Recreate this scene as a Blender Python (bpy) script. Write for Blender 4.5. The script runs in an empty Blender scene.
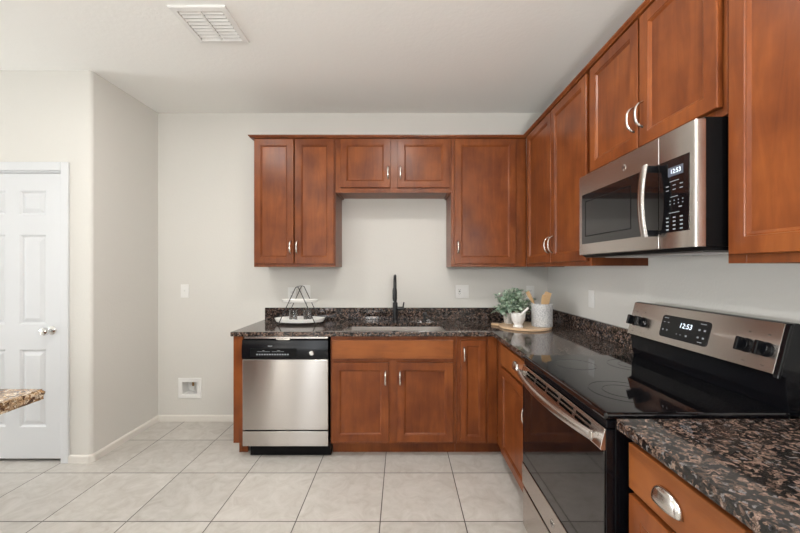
import bpy, bmesh, math, random
from mathutils import Vector, Matrix
random.seed(7)
C = bpy.context.scene.collection
PI = math.pi

# ------------------------------------------------------------------ camera, light, exposure
F, VX, VY, H = 355.0, 402.0, 269.0, 1.355        # focal length in px, vanishing point, eye height
cam = bpy.data.cameras.new('camera'); camo = bpy.data.objects.new('camera', cam); C.objects.link(camo)
camo.location = (0, 0, H); camo.rotation_euler = (PI/2, 0, 0)
cam.sensor_width = 36; cam.lens = F/800*36
cam.shift_x = -(VX-400)/800; cam.shift_y = (VY-266.5)/800
cam.clip_start = .02
bpy.context.scene.camera = camo
sc = bpy.context.scene
sc.view_settings.view_transform = 'Standard'; sc.view_settings.look = 'None'
sc.view_settings.gamma = 1; sc.view_settings.use_curve_mapping = False
sc.view_settings.exposure = 0.04
w = bpy.data.worlds.new('world'); sc.world = w; w.use_nodes = True
w.node_tree.nodes['Background'].inputs[0].default_value = (.75, .85, 1, 1)
w.node_tree.nodes['Background'].inputs[1].default_value = .6

def area(name, loc, target, sx, sy, power, col=(1, 1, 1)):
    l = bpy.data.lights.new(name, 'AREA'); l.shape = 'RECTANGLE'; l.size = sx; l.size_y = sy
    l.energy = power; l.color = col
    o = bpy.data.objects.new(name, l); C.objects.link(o); o.location = loc
    o.rotation_euler = (Vector(target)-Vector(loc)).to_track_quat('-Z', 'Z').to_euler()
    return o
area('added_fill_far', (-7.92, 1.65, 1.3), (0, 1.65, 1.5), 1.2, 1.7, 160, (.97, .985, 1))  # added fill to brighten the right wall and right-hand cabinets
area('daylight_side_window', (-7.92, -2.4, 1.3), (0, -1.2, 2.9), 2.2, 1.7, 38, (.97, .985, 1))
area('daylight_rear_sidelight', (-3.1, -4.38, 1.15), (-3.1, 0, 1.6), .28, 2.0, 13, (1, .96, .9))
area('daylight_rear_door', (-2.3, -4.38, 1.15), (-2.3, 0, 1.6), .36, 2.0, 17, (.92, .96, 1))
area('added_fill_rear', (-.7, -4.38, 1.45), (-.7, 0, 3.0), 1.8, 1.4, 7, (.97, .985, 1))  # added soft fill from behind the camera
CANS = [(-1.5, 1.45), (-.05, 1.45), (-1.5, -.6), (.0, -.6)]
CAN_POWER = 14
FILL_UPLIGHTER = (.45, -.95, 1.6)  # added lamp out of view, brightens the ceiling
FILL_GLOBE = (-.6, -.75, 1.35)  # added lamp out of view, evens out the walls
UP_POWER = 190
GLOBE_POWER = 14

# ------------------------------------------------------------------ constants of the room
D, XR, XL, ZC, YD = 3.165, 1.30, -2.175, 2.746, 2.486
XW, YR = -8.0, -4.5
ZT, ZU = .908, .876                 # counter top and underside
FX = .687                           # face frame plane of the right base run
FYB = 2.555                         # face frame plane of the back base run
UX, UY = 1.0, 2.855                 # face frame planes of the upper runs
def at(px, py, d): return Vector(((px-VX)/F*d, d, H-(py-VY)/F*d))

# ------------------------------------------------------------------ materials
def nodes(name):
    m = bpy.data.materials.new(name); m.use_nodes = True
    nt = m.node_tree; b = nt.nodes['Principled BSDF']
    return m, nt, b
def plain(name, col, rough=.5, metal=0, **kw):
    m, nt, b = nodes(name)
    b.inputs['Base Color'].default_value = (*col, 1); b.inputs['Roughness'].default_value = rough
    b.inputs['Metallic'].default_value = metal
    for k, v in kw.items(): b.inputs[k.replace('_', ' ')].default_value = v
    # faint procedural variation
    n = nt.nodes.new('ShaderNodeTexNoise'); n.inputs['Scale'].default_value = 35
    tc = nt.nodes.new('ShaderNodeTexCoord'); nt.links.new(tc.outputs['Object'], n.inputs['Vector'])
    mr = nt.nodes.new('ShaderNodeMapRange'); mr.inputs[3].default_value = rough*.92; mr.inputs[4].default_value = min(1, rough*1.08)
    nt.links.new(n.outputs[0], mr.inputs[0]); nt.links.new(mr.outputs[0], b.inputs['Roughness'])
    return m
def ramp(nt, stops):
    r = nt.nodes.new('ShaderNodeValToRGB'); e = r.color_ramp.elements
    while len(e) < len(stops): e.new(.5)
    for i, (p, c) in enumerate(stops): e[i].position = p; e[i].color = (*c, 1)
    return r
def objco(nt, scale, rnd=True):
    tc = nt.nodes.new('ShaderNodeTexCoord'); mp = nt.nodes.new('ShaderNodeMapping')
    mp.inputs['Scale'].default_value = scale
    nt.links.new(tc.outputs['Object'], mp.inputs['Vector'])
    return mp
def wood(name, scale, seed=0):
    m, nt, b = nodes(name)
    tc = nt.nodes.new('ShaderNodeTexCoord')
    oi = nt.nodes.new('ShaderNodeObjectInfo')
    off = nt.nodes.new('ShaderNodeVectorMath'); off.operation = 'ADD'
    mul = nt.nodes.new('ShaderNodeMath'); mul.operation = 'MULTIPLY'; mul.inputs[1].default_value = 37
    nt.links.new(oi.outputs['Random'], mul.inputs[0])
    nt.links.new(tc.outputs['Object'], off.inputs[0]); nt.links.new(mul.outputs[0], off.inputs[1])
    mp = nt.nodes.new('ShaderNodeMapping'); mp.inputs['Scale'].default_value = scale
    nt.links.new(off.outputs[0], mp.inputs['Vector'])
    n1 = nt.nodes.new('ShaderNodeTexNoise'); n1.inputs['Scale'].default_value = 3.2; n1.inputs['Detail'].default_value = 7
    n1.inputs['Roughness'].default_value = .62; n1.inputs['Distortion'].default_value = .9
    nt.links.new(mp.outputs[0], n1.inputs['Vector'])
    n2 = nt.nodes.new('ShaderNodeTexNoise'); n2.inputs['Scale'].default_value = 4.5; n2.inputs['Detail'].default_value = 3
    nt.links.new(off.outputs[0], n2.inputs['Vector'])
    mix = nt.nodes.new('ShaderNodeMath'); mix.operation = 'MULTIPLY_ADD'; mix.inputs[1].default_value = .42
    h = nt.nodes.new('ShaderNodeMath'); h.operation = 'MULTIPLY'; h.inputs[1].default_value = .58
    nt.links.new(n2.outputs[0], h.inputs[0]); nt.links.new(n1.outputs[0], mix.inputs[0]); nt.links.new(h.outputs[0], mix.inputs[2])
    r = ramp(nt, [(.30, (.090, .0215, .006)), (.44, (.148, .038, .010)), (.57, (.21, .058, .0145)), (.72, (.275, .087, .0225))])
    nt.links.new(mix.outputs[0], r.inputs[0]); nt.links.new(r.outputs[0], b.inputs['Base Color'])
    b.inputs['Roughness'].default_value = .29
    b.inputs['Specular IOR Level'].default_value = .3
    bp = nt.nodes.new('ShaderNodeBump'); bp.inputs['Strength'].default_value = .04; bp.inputs['Distance'].default_value = .002
    nt.links.new(n1.outputs[0], bp.inputs['Height']); nt.links.new(bp.outputs[0], b.inputs['Normal'])
    return m
def steel(name, scale, col=(.50, .47, .445), rough=.26, aniso=.8, bst=.012, bd=.0004):
    m, nt, b = nodes(name)
    b.inputs['Metallic'].default_value = 1; b.inputs['Base Color'].default_value = (*col, 1)
    mp = objco(nt, scale)
    n = nt.nodes.new('ShaderNodeTexNoise'); n.inputs['Scale'].default_value = 8; n.inputs['Detail'].default_value = 2
    tg = nt.nodes.new('ShaderNodeTangent'); tg.direction_type = 'RADIAL'; tg.axis = 'Z'; nt.links.new(tg.outputs[0], b.inputs['Tangent'])
    b.inputs['Anisotropic'].default_value = aniso; b.inputs['Anisotropic Rotation'].default_value = .25
    nt.links.new(mp.outputs[0], n.inputs['Vector'])
    mr = nt.nodes.new('ShaderNodeMapRange'); mr.inputs[3].default_value = rough*.9; mr.inputs[4].default_value = rough*1.1
    nt.links.new(n.outputs[0], mr.inputs[0]); nt.links.new(mr.outputs[0], b.inputs['Roughness'])
    bp = nt.nodes.new('ShaderNodeBump'); bp.inputs['Strength'].default_value = bst; bp.inputs['Distance'].default_value = bd
    nt.links.new(n.outputs[0], bp.inputs['Height']); nt.links.new(bp.outputs[0], b.inputs['Normal'])
    return m
def wallpaint(name, col, bscale=70, bstr=.25, rough=.75):
    m, nt, b = nodes(name)
    b.inputs['Base Color'].default_value = (*col, 1); b.inputs['Roughness'].default_value = rough
    mp = objco(nt, (1, 1, 1))
    n = nt.nodes.new('ShaderNodeTexNoise'); n.inputs['Scale'].default_value = bscale; n.inputs['Detail'].default_value = 3
    nt.links.new(mp.outputs[0], n.inputs['Vector'])
    bp = nt.nodes.new('ShaderNodeBump'); bp.inputs['Strength'].default_value = bstr; bp.inputs['Distance'].default_value = .004
    nt.links.new(n.outputs[0], bp.inputs['Height']); nt.links.new(bp.outputs[0], b.inputs['Normal'])
    return m
def granite(name, cols, scale=42, rough=.07):
    m, nt, b = nodes(name)
    mp = objco(nt, (1, 1, 1))
    d = nt.nodes.new('ShaderNodeTexNoise'); d.inputs['Scale'].default_value = 60; d.inputs['Detail'].default_value = 2
    nt.links.new(mp.outputs[0], d.inputs['Vector'])
    sub = nt.nodes.new('ShaderNodeVectorMath'); sub.operation = 'MULTIPLY_ADD'
    sub.inputs[1].default_value = (.03, .03, .03)
    nt.links.new(d.outputs['Color'], sub.inputs[0]); nt.links.new(mp.outputs[0], sub.inputs[2])
    v = nt.nodes.new('ShaderNodeTexVoronoi'); v.inputs['Scale'].default_value = scale
    nt.links.new(sub.outputs[0], v.inputs['Vector'])
    sx = nt.nodes.new('ShaderNodeSeparateColor'); nt.links.new(v.outputs['Color'], sx.inputs[0])
    r = ramp(nt, cols); r.color_ramp.interpolation = 'CONSTANT'
    nt.links.new(sx.outputs[0], r.inputs[0])
    v2 = nt.nodes.new('ShaderNodeTexVoronoi'); v2.inputs['Scale'].default_value = scale*3.2
    nt.links.new(sub.outputs[0], v2.inputs['Vector'])
    s2 = nt.nodes.new('ShaderNodeSeparateColor'); nt.links.new(v2.outputs['Color'], s2.inputs[0])
    r2 = ramp(nt, [(0, (.45, .42, .4)), (.35, (1, 1, 1)), (.85, (1.5, 1.5, 1.55))]); r2.color_ramp.interpolation = 'CONSTANT'
    nt.links.new(s2.outputs[0], r2.inputs[0])
    mx = nt.nodes.new('ShaderNodeMix'); mx.data_type = 'RGBA'; mx.blend_type = 'MULTIPLY'; mx.inputs[0].default_value = .85
    nt.links.new(r.outputs[0], mx.inputs[6]); nt.links.new(r2.outputs[0], mx.inputs[7])
    nt.links.new(mx.outputs[2], b.inputs['Base Color'])
    b.inputs['Roughness'].default_value = rough
    return m
def tile_floor():
    m, nt, b = nodes('floor_tile')
    T, ox, oy = .4535, -.117-.4535*20, 1.905-.4535*20
    tc = nt.nodes.new('ShaderNodeTexCoord'); sp = nt.nodes.new('ShaderNodeSeparateXYZ')
    nt.links.new(tc.outputs['Object'], sp.inputs[0])
    def mth(op, a, bb=None, c=None):
        n = nt.nodes.new('ShaderNodeMath'); n.operation = op
        for i, v in enumerate((a, bb, c)):
            if v is None: continue
            if isinstance(v, (int, float)): n.inputs[i].default_value = v
            else: nt.links.new(v, n.inputs[i])
        return n.outputs[0]
    u = mth('DIVIDE', mth('SUBTRACT', sp.outputs[0], ox), T); v = mth('DIVIDE', mth('SUBTRACT', sp.outputs[1], oy), T)
    def edge(t):
        f = mth('FRACT', t); return mth('MINIMUM', f, mth('SUBTRACT', 1, f))
    e = mth('MINIMUM', edge(u), edge(v))
    g = nt.nodes.new('ShaderNodeMapRange'); g.inputs[1].default_value = .0042; g.inputs[2].default_value = .0075
    nt.links.new(e, g.inputs[0])
    cx = nt.nodes.new('ShaderNodeCombineXYZ'); nt.links.new(mth('FLOOR', u), cx.inputs[0]); nt.links.new(mth('FLOOR', v), cx.inputs[1])
    wn = nt.nodes.new('ShaderNodeTexWhiteNoise'); wn.noise_dimensions = '3D'; nt.links.new(cx.outputs[0], wn.inputs['Vector'])
    # stone veining, shifted per tile
    sh = nt.nodes.new('ShaderNodeVectorMath'); sh.operation = 'MULTIPLY_ADD'; sh.inputs[1].default_value = (9, 9, 9)
    nt.links.new(wn.outputs['Color'], sh.inputs[0]); nt.links.new(tc.outputs['Object'], sh.inputs[2])
    n = nt.nodes.new('ShaderNodeTexNoise'); n.inputs['Scale'].default_value = 9; n.inputs['Detail'].default_value = 9
    n.inputs['Roughness'].default_value = .65; n.inputs['Distortion'].default_value = 1.3
    nt.links.new(sh.outputs[0], n.inputs['Vector'])
    r = ramp(nt, [(.3, (.46, .43, .388)), (.5, (.535, .512, .472)), (.7, (.60, .575, .54))])
    nt.links.new(n.outputs[0], r.inputs[0])
    br = nt.nodes.new('ShaderNodeMapRange'); br.inputs[3].default_value = .94; br.inputs[4].default_value = 1.05
    nt.links.new(wn.outputs['Value'], br.inputs[0])
    hs = nt.nodes.new('ShaderNodeHueSaturation'); nt.links.new(br.outputs[0], hs.inputs['Value']); nt.links.new(r.outputs[0], hs.inputs['Color'])
    mx = nt.nodes.new('ShaderNodeMix'); mx.data_type = 'RGBA'; mx.inputs[6].default_value = (.085, .075, .065, 1)
    nt.links.new(g.outputs[0], mx.inputs[0]); nt.links.new(hs.outputs[0], mx.inputs[7])
    nt.links.new(mx.outputs[2], b.inputs['Base Color'])
    b.inputs['Roughness'].default_value = .42
    bp = nt.nodes.new('ShaderNodeBump'); bp.inputs['Strength'].default_value = .5; bp.inputs['Distance'].default_value = .003
    hh = mth('ADD', g.outputs[0], mth('MULTIPLY', n.outputs[0], .12))
    nt.links.new(hh, bp.inputs['Height']); nt.links.new(bp.outputs[0], b.inputs['Normal'])
    return m
def emit(name, col, s):
    m, nt, b = nodes(name); b.inputs['Base Color'].default_value = (*col, 1)
    b.inputs['Emission Color'].default_value = (*col, 1); b.inputs['Emission Strength'].default_value = s
    return m
def speckle(name, c1, c2, scale, thr=.5, rough=.5):
    m, nt, b = nodes(name); mp = objco(nt, (1, 1, 1))
    n = nt.nodes.new('ShaderNodeTexNoise'); n.inputs['Scale'].default_value = scale; n.inputs['Detail'].default_value = 3
    nt.links.new(mp.outputs[0], n.inputs['Vector'])
    r = ramp(nt, [(thr-.06, c1), (thr+.06, c2)]); nt.links.new(n.outputs[0], r.inputs[0])
    nt.links.new(r.outputs[0], b.inputs['Base Color']); b.inputs['Roughness'].default_value = rough
    return m

M = {}
M['wood'] = wood('cherry_wood', (7, 7, .9))
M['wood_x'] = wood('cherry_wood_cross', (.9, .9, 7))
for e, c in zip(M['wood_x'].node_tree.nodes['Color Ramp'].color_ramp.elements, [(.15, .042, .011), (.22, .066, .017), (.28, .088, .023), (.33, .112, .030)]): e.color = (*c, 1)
M['wall'] = wallpaint('warm_white_wall', (.672, .66, .622))
M['ceil'] = wallpaint('textured_ceiling', (.895, .895, .87), 45, .3)
M['white'] = wallpaint('white_trim_paint', (.66, .675, .69), 20, .03, .6)
M['floor'] = tile_floor()
M['skirt'] = wallpaint('cream_baseboard_paint', (.75, .72, .67), 20, .03, .5)
TAN = [(0, (.013, .012, .012)), (.34, (.030, .024, .021)), (.50, (.10, .067, .052)), (.70, (.20, .138, .108)), (.88, (.045, .042, .045)), (.95, (.16, .15, .15))]
M['granite'] = granite('dark_brown_granite', TAN, 108, .07)
M['gold'] = granite('golden_granite', [(0, (.09, .05, .03)), (.13, (.24, .145, .075)), (.45, (.36, .25, .15)), (.72, (.52, .43, .32)), (.93, (.16, .10, .06))], 85, .08)
M['steel_h'] = steel('brushed_steel_across', (1.5, 1.5, 170), (.56, .52, .49))
M['steel_v'] = steel('brushed_steel_dishwasher', (1, 1, 200), (.56, .53, .505), .21, 1.0, .01, .0003)
M['nickel'] = plain('satin_nickel', (.68, .65, .61), .24, 1)
M['chrome'] = plain('chrome', (.75, .74, .72), .12, 1)
M['sink'] = plain('sink_steel', (.66, .63, .60), .38, 1)
M['bglass'] = plain('black_glass', (.004, .004, .005), .045, 0, Specular_IOR_Level=.75)
M['bplastic'] = plain('black_gloss_plastic', (.004, .0045, .006), .16, 0, Specular_IOR_Level=.3)
M['bmatte'] = plain('black_matte', (.005, .005, .0055), .4, 0, Specular_IOR_Level=.12)
M['dark'] = plain('dark_void', (.003, .003, .003), .8, 0, Specular_IOR_Level=0)
M['fmetal'] = plain('matte_black_metal', (.010, .010, .012), .32)
M['plate'] = plain('white_plastic', (.80, .80, .78), .35)
M['slot'] = plain('dark_slot', (.05, .05, .05), .6)
M['ceramic'] = plain('white_ceramic', (.80, .79, .76), .18)
M['mark'] = plain('pale_printed_mark', (.27, .29, .31), .5)
M['dmark'] = plain('dark_printed_mark', (.07, .06, .055), .5)
M['ring'] = plain('burner_print', (.011, .011, .012), .07, 0, Specular_IOR_Level=.7)
M['led'] = emit('display_digits', (.8, .9, 1), 1.0)
M['ledbg'] = emit('display_window', (.06, .07, .10), .2)
M['lens'] = emit('lamp_lens', (1, .95, .88), 6)
M['bulb'] = emit('fill_bulb_glow', (1, .972, .94), UP_POWER/(PI*4*PI*.09**2))  # glow of the added uplighter
M['globe'] = emit('fill_globe_glow', (1, .972, .94), GLOBE_POWER/(PI*4*PI*.14**2))  # glow of the added globe
M['board'] = wood('pale_maple', (2, 9, 9))
for e, c in zip(M['board'].node_tree.nodes['Color Ramp'].color_ramp.elements, [(.52, .34, .20), (.60, .41, .25), (.66, .47, .30), (.70, .52, .34)]): e.color = (*c, 1)
M['bark'] = plain('pale_board_edge', (.72, .58, .42), .6)
M['spoon'] = wood('beech_utensil', (8, 8, 1))
for e, c in zip(M['spoon'].node_tree.nodes['Color Ramp'].color_ramp.elements, [(.50, .31, .15), (.57, .37, .19), (.62, .42, .23), (.68, .48, .28)]): e.color = (*c, 1)
M['marble'] = speckle('white_marble', (.62, .60, .58), (.82, .81, .79), 30, .40, .3)
M['stone'] = speckle('speckled_grey_stoneware', (.40, .41, .42), (.60, .60, .60), 110, .47, .6)
M['pot'] = speckle('grey_stone_pot', (.42, .41, .39), (.62, .61, .58), 60, .5, .6)
M['leaf'] = speckle('sage_leaf', (.24, .36, .26), (.60, .68, .56), 38, .52, .55)
M['stem'] = plain('green_stem', (.14, .22, .09), .6)
M['brass'] = plain('aged_brass_valve', (.30, .17, .07), .35, 1)
M['filter'] = steel('grease_filter', (30, 30, 30), (.55, .55, .56), .3)
g = bpy.data.materials.new('clear_glass'); g.use_nodes = True
gb = g.node_tree.nodes['Principled BSDF']; gb.inputs['Transmission Weight'].default_value = 1; gb.inputs['Roughness'].default_value = .01
gb.inputs['IOR'].default_value = 1.45; gb.inputs['Base Color'].default_value = (.96, .98, .98, 1)
M['glass'] = g

# ------------------------------------------------------------------ mesh helpers
def BACK(y0): return lambda u, n, z: Vector((u, y0-n, z))
def RIGHT(x0): return lambda u, n, z: Vector((x0-n, u, z))
def WORLD(u, n, z): return Vector((u, n, z))
class MB:
    def __init__(s): s.b = bmesh.new()
    def box(s, u0, u1, n0, n1, z0, z1, f=WORLD):
        vs = [s.b.verts.new(f(u, n, z)) for z in (z0, z1) for n in (n0, n1) for u in (u0, u1)]
        for q in ((0, 1, 3, 2), (4, 5, 7, 6), (0, 1, 5, 4), (2, 3, 7, 6), (0, 2, 6, 4), (1, 3, 7, 5)):
            s.b.faces.new([vs[i] for i in q])
        return s
    def prism(s, pts, fn, a, b):                       # pts 2-D, fn(p,q,t) -> 3-D
        A = [s.b.verts.new(fn(p, q, a)) for p, q in pts]; B = [s.b.verts.new(fn(p, q, b)) for p, q in pts]
        n = len(pts)
        for i in range(n): s.b.faces.new([A[i], A[(i+1) % n], B[(i+1) % n], B[i]])
        s.b.faces.new(A); s.b.faces.new(B); return s
    def tube(s, path, r, seg=10, flat=None, cap=True):
        path = [Vector(p) for p in path]; rs = r if isinstance(r, (list, tuple)) else [r]*len(path)
        rings = []; up = None
        for i, p in enumerate(path):
            t = (path[min(i+1, len(path)-1)]-path[max(i-1, 0)]).normalized()
            if up is None:
                up = Vector((0, 0, 1)) if abs(t.z) < .9 else Vector((1, 0, 0))
                if flat is not None: up = Vector(flat)
            x = t.cross(up).normalized(); y = x.cross(t).normalized(); up = y
            rr = rs[i]; ra, rb = rr if isinstance(rr, tuple) else (rr, rr)
            rings.append([s.b.verts.new(p+x*ra*math.cos(2*PI*k/seg)+y*rb*math.sin(2*PI*k/seg)) for k in range(seg)])
        for A, B in zip(rings, rings[1:]):
            for k in range(seg): s.b.faces.new([A[k], A[(k+1) % seg], B[(k+1) % seg], B[k]])
        if cap: s.b.faces.new(rings[0]); s.b.faces.new(rings[-1])
        return s
    def lathe(s, prof, c, seg=32, sx=1, sy=1, axis=None, close=False):
        # prof: (r,h) pairs; axis: matrix turning local z
        c = Vector(c); A = axis or Matrix.Identity(3); rings = []
        for r, h in prof:
            if r < 1e-6: rings.append([s.b.verts.new(c+A @ Vector((0, 0, h)))])
            else: rings.append([s.b.verts.new(c+A @ Vector((r*sx*math.cos(2*PI*k/seg), r*sy*math.sin(2*PI*k/seg), h))) for k in range(seg)])
        pr = list(zip(rings, rings[1:]))
        if close: pr.append((rings[-1], rings[0]))
        for P, Q in pr:
            for k in range(seg):
                k2 = (k+1) % seg
                if len(P) == 1 and len(Q) == 1: continue
                if len(P) == 1: s.b.faces.new([P[0], Q[k], Q[k2]])
                elif len(Q) == 1: s.b.faces.new([P[k], P[k2], Q[0]])
                else: s.b.faces.new([P[k], P[k2], Q[k2], Q[k]])
        return s
    def ringpanel(s, u0, u1, z0, z1, rings, f):
        """rings: list of (inset, n); consecutive rectangles are bridged"""
        R = []
        for i, n in rings:
            R.append([s.b.verts.new(f(u, n, z)) for u, z in ((u0+i, z0+i), (u1-i, z0+i), (u1-i, z1-i), (u0+i, z1-i))])
        for A, B in zip(R, R[1:]):
            for k in range(4): s.b.faces.new([A[k], A[(k+1) % 4], B[(k+1) % 4], B[k]])
        return s, R
    def slab(s, xs, ys, fill, z0, z1):
        V = {}
        def v(i, j, z):
            if (i, j, z) not in V: V[(i, j, z)] = s.b.verts.new((xs[i], ys[j], (z0, z1)[z]))
            return V[(i, j, z)]
        on = lambda i, j: 0 <= i < len(xs)-1 and 0 <= j < len(ys)-1 and fill((xs[i]+xs[i+1])/2, (ys[j]+ys[j+1])/2)
        for i in range(len(xs)-1):
            for j in range(len(ys)-1):
                if not on(i, j): continue
                s.b.faces.new([v(i, j, 1), v(i+1, j, 1), v(i+1, j+1, 1), v(i, j+1, 1)])
                s.b.faces.new([v(i, j, 0), v(i, j+1, 0), v(i+1, j+1, 0), v(i+1, j, 0)])
                for (a, b, di, dj) in (((i, j), (i+1, j), 0, -1), ((i+1, j), (i+1, j+1), 1, 0), ((i+1, j+1), (i, j+1), 0, 1), ((i, j+1), (i, j), -1, 0)):
                    if not on(i+di, j+dj): s.b.faces.new([v(*a, 0), v(*b, 0), v(*b, 1), v(*a, 1)])
        bmesh.ops.dissolve_limit(s.b, angle_limit=.01, verts=s.b.verts, edges=s.b.edges)
        return s
    def disc(s, c, r, nrm, th=.001, seg=24):
        A = Vector(nrm).to_track_quat('Z', 'Y').to_matrix()
        return s.lathe([(0, 0), (r, 0), (r, th), (0, th)], c, seg, axis=A)
    def out(s, name, mat, parent=None, bevel=0, smooth=False, seg=2, label=None):
        return obj(name, s, mat, parent, bevel, smooth, seg, label)
def origin(o):
    p = Vector((0, 0, 0))
    while o is not None: p = p+o.location; o = o.parent
    return p
def obj(name, mb, mat, parent=None, bevel=0, smooth=False, seg=2, label=None):
    bmesh.ops.recalc_face_normals(mb.b, faces=mb.b.faces)
    if parent is not None: bmesh.ops.translate(mb.b, vec=-origin(parent), verts=mb.b.verts)
    me = bpy.data.meshes.new(name); mb.b.to_mesh(me); mb.b.free()
    o = bpy.data.objects.new(name, me); C.objects.link(o); me.materials.append(mat)
    if parent is not None: o.parent = parent
    if smooth:
        for p in me.polygons: p.use_smooth = True
        me.set_sharp_from_angle(angle=math.radians(38))
    if bevel:
        md = o.modifiers.new('bevel', 'BEVEL'); md.width = bevel; md.segments = seg; md.limit_method = 'ANGLE'; md.angle_limit = .6
        md.harden_normals = False
    if label: o['label'] = label
    return o
def thing(name, label, cat, loc=(0, 0, 0), group=None):
    o = bpy.data.objects.new(name, None); C.objects.link(o); o.location = loc; o.empty_display_size = .1
    o['label'] = label; o['category'] = cat
    if group: o['group'] = group
    return o
def tag(o, label, cat, group=None):
    o['label'] = label; o['category'] = cat
    if group: o['group'] = group
    return o
def struct(o): o['kind'] = 'structure'; return o
def dup(root, loc, label, rotz=None):
    r = root.copy(); C.objects.link(r); r.location = loc; r['label'] = label
    if rotz is not None: r.rotation_euler = (0, 0, rotz)
    for ch in list(root.children):
        c = ch.copy(); C.objects.link(c); c.parent = r
        for g2 in ch.children:
            d2 = g2.copy(); C.objects.link(d2); d2.parent = c
    return r
def text(name, body, size, mat, parent, mtx, depth=.0006, shear=0):
    """mtx: 4x4 world matrix; text lies in its local XY plane, centred"""
    cu = bpy.data.curves.new(name, 'FONT'); cu.body = body; cu.size = size; cu.extrude = depth; cu.shear = shear
    cu.align_x = 'CENTER'; cu.align_y = 'CENTER'
    t = bpy.data.objects.new(name, cu); C.objects.link(t)
    bpy.context.view_layer.update()
    me = bpy.data.meshes.new_from_object(t.evaluated_get(bpy.context.evaluated_depsgraph_get()))
    bpy.data.objects.remove(t)
    me.transform(mtx); me.transform(Matrix.Translation(-origin(parent)))
    o = bpy.data.objects.new(name, me); C.objects.link(o); o.parent = parent
    me.materials.clear(); me.materials.append(mat)
    return o
def plane_mtx(c, xdir, ydir):
    x = Vector(xdir).normalized(); y = Vector(ydir).normalized(); z = x.cross(y)
    m = Matrix((x, y, z)).transposed().to_4x4(); m.translation = Vector(c); return m

# ------------------------------------------------------------------ structure
struct(MB().box(XW-.15, XR+.15, YR-.15, D+.15, -.1, 0).out('floor', M['floor']))
struct(MB().box(XW-.15, XR+.15, YR-.15, D+.15, ZC, ZC+.1).out('ceiling', M['ceil']))
WBX, WBZ = (190-VX)/F*D, H-(388-VY)/F*D         # centre of the water supply box
xs_ = [XW-.15, WBX-.066, WBX+.066, XR+.15]; zs_ = [0, WBZ-.054, WBZ+.054, ZC]
mb = MB()
mb.box(xs_[0], xs_[1], D, D+.15, 0, ZC).box(xs_[2], xs_[3], D, D+.15, 0, ZC).box(xs_[1], xs_[2], D, D+.15, 0, zs_[1]).box(xs_[1], xs_[2], D, D+.15, zs_[2], ZC)
struct(mb.out('wall_back', M['wall']))
struct(MB().box(XR, XR+.15, YR, D, 0, ZC).out('wall_right', M['wall']))
r = .022
pts = [(XL, D), (-2.37, D), (-2.37, YD), (XL-r, YD)]+[(XL-r+r*math.sin(a), YD+r-r*math.cos(a)) for a in [PI/2*k/8 for k in range(1, 9)]]
o = MB().prism(pts, lambda p, q, t: Vector((p, q, t)), 0, ZC).out('wall_left', M['wall'], smooth=True); struct(o)
DX0, DX1, DZ = -3.10, -2.37, 2.05
mb = MB().box(XW, DX0, YD, YD+.115, 0, ZC).box(DX0, DX1, YD, YD+.115, DZ, ZC)
struct(mb.out('wall_door', M['wall']))
fw = lambda u, n, z: Vector((XW+n, u, z))
m = MB()
for a, b in ((YR, -3.6), (-1.2, 1.0), (2.3, YD)): m.box(a, b, -.15, 0, 0, ZC, fw)
for a, b in ((-3.6, -1.2), (1.0, 2.3)): m.box(a, b, -.15, 0, 0, .38, fw).box(a, b, -.15, 0, 2.22, ZC, fw)
struct(m.out('wall_west', M['wall']))
fr = lambda u, n, z: Vector((u, YR+n, z))
m = MB().box(XW, -3.27, -.15, 0, 0, ZC, fr).box(-2.93, -2.54, -.15, 0, 0, ZC, fr).box(-2.06, -1.65, -.15, 0, 0, ZC, fr).box(.25, XR, -.15, 0, 0, ZC, fr)
m.box(-3.27, -2.93, -.15, 0, 2.2, ZC, fr).box(-2.54, -2.06, -.15, 0, 2.2, ZC, fr).box(-1.65, .25, -.15, 0, 0, .7, fr).box(-1.65, .25, -.15, 0, 2.2, ZC, fr)
struct(m.out('wall_rear', M['wall']))
def winframe(name, f, u0, u1, z0, z1):
    m = MB()
    for a, b in ((u0, u0+.05), ((u0+u1)/2-.025, (u0+u1)/2+.025), (u1-.05, u1)): m.box(a, b, -.14, -.10, z0, z1, f)
    m.box(u0, u1, -.14, -.10, z0, z0+.05, f).box(u0, u1, -.14, -.10, z1-.05, z1, f)
    struct(m.out(name, M['white']))
winframe('window_1', fw, -3.6, -1.2, .38, 2.22); winframe('added_window_far', fw, 1.0, 2.3, .38, 2.22); winframe('window_2', fr, -3.27, -2.93, 0, 2.2); winframe('window_3', fr, -2.54, -2.06, 0, 2.2); winframe('added_window_rear', fr, -1.65, .25, .7, 2.2)  # far west and wide rear windows are added, frames for fill lights

# baseboards, profile with a rounded top
def skirting(name, path):
    prof = [(0, 0), (.013, 0), (.013, .042), (.010, .050), (.004, .055), (0, .055)]
    m = MB(); rings = []
    path = [Vector((*p, 0)) for p in path]
    for i, p in enumerate(path):
        d1 = (path[i]-path[i-1]).normalized() if i else None
        d2 = (path[i+1]-path[i]).normalized() if i < len(path)-1 else None
        n1 = Vector((d1.y, -d1.x, 0)) if d1 else None; n2 = Vector((d2.y, -d2.x, 0)) if d2 else None
        if n1 and n2: n = (n1+n2); n = n/(n.length**2)*2
        else: n = n1 or n2
        rings.append([m.b.verts.new(p+n*a+Vector((0, 0, b))) for a, b in prof])
    k = len(prof)
    for A, B in zip(rings, rings[1:]):
        for i in range(k): m.b.faces.new([A[i], A[(i+1) % k], B[(i+1) % k], B[i]])
    m.b.faces.new(rings[0]); m.b.faces.new(rings[-1])
    return struct(m.out(name, M['skirt']))
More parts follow.
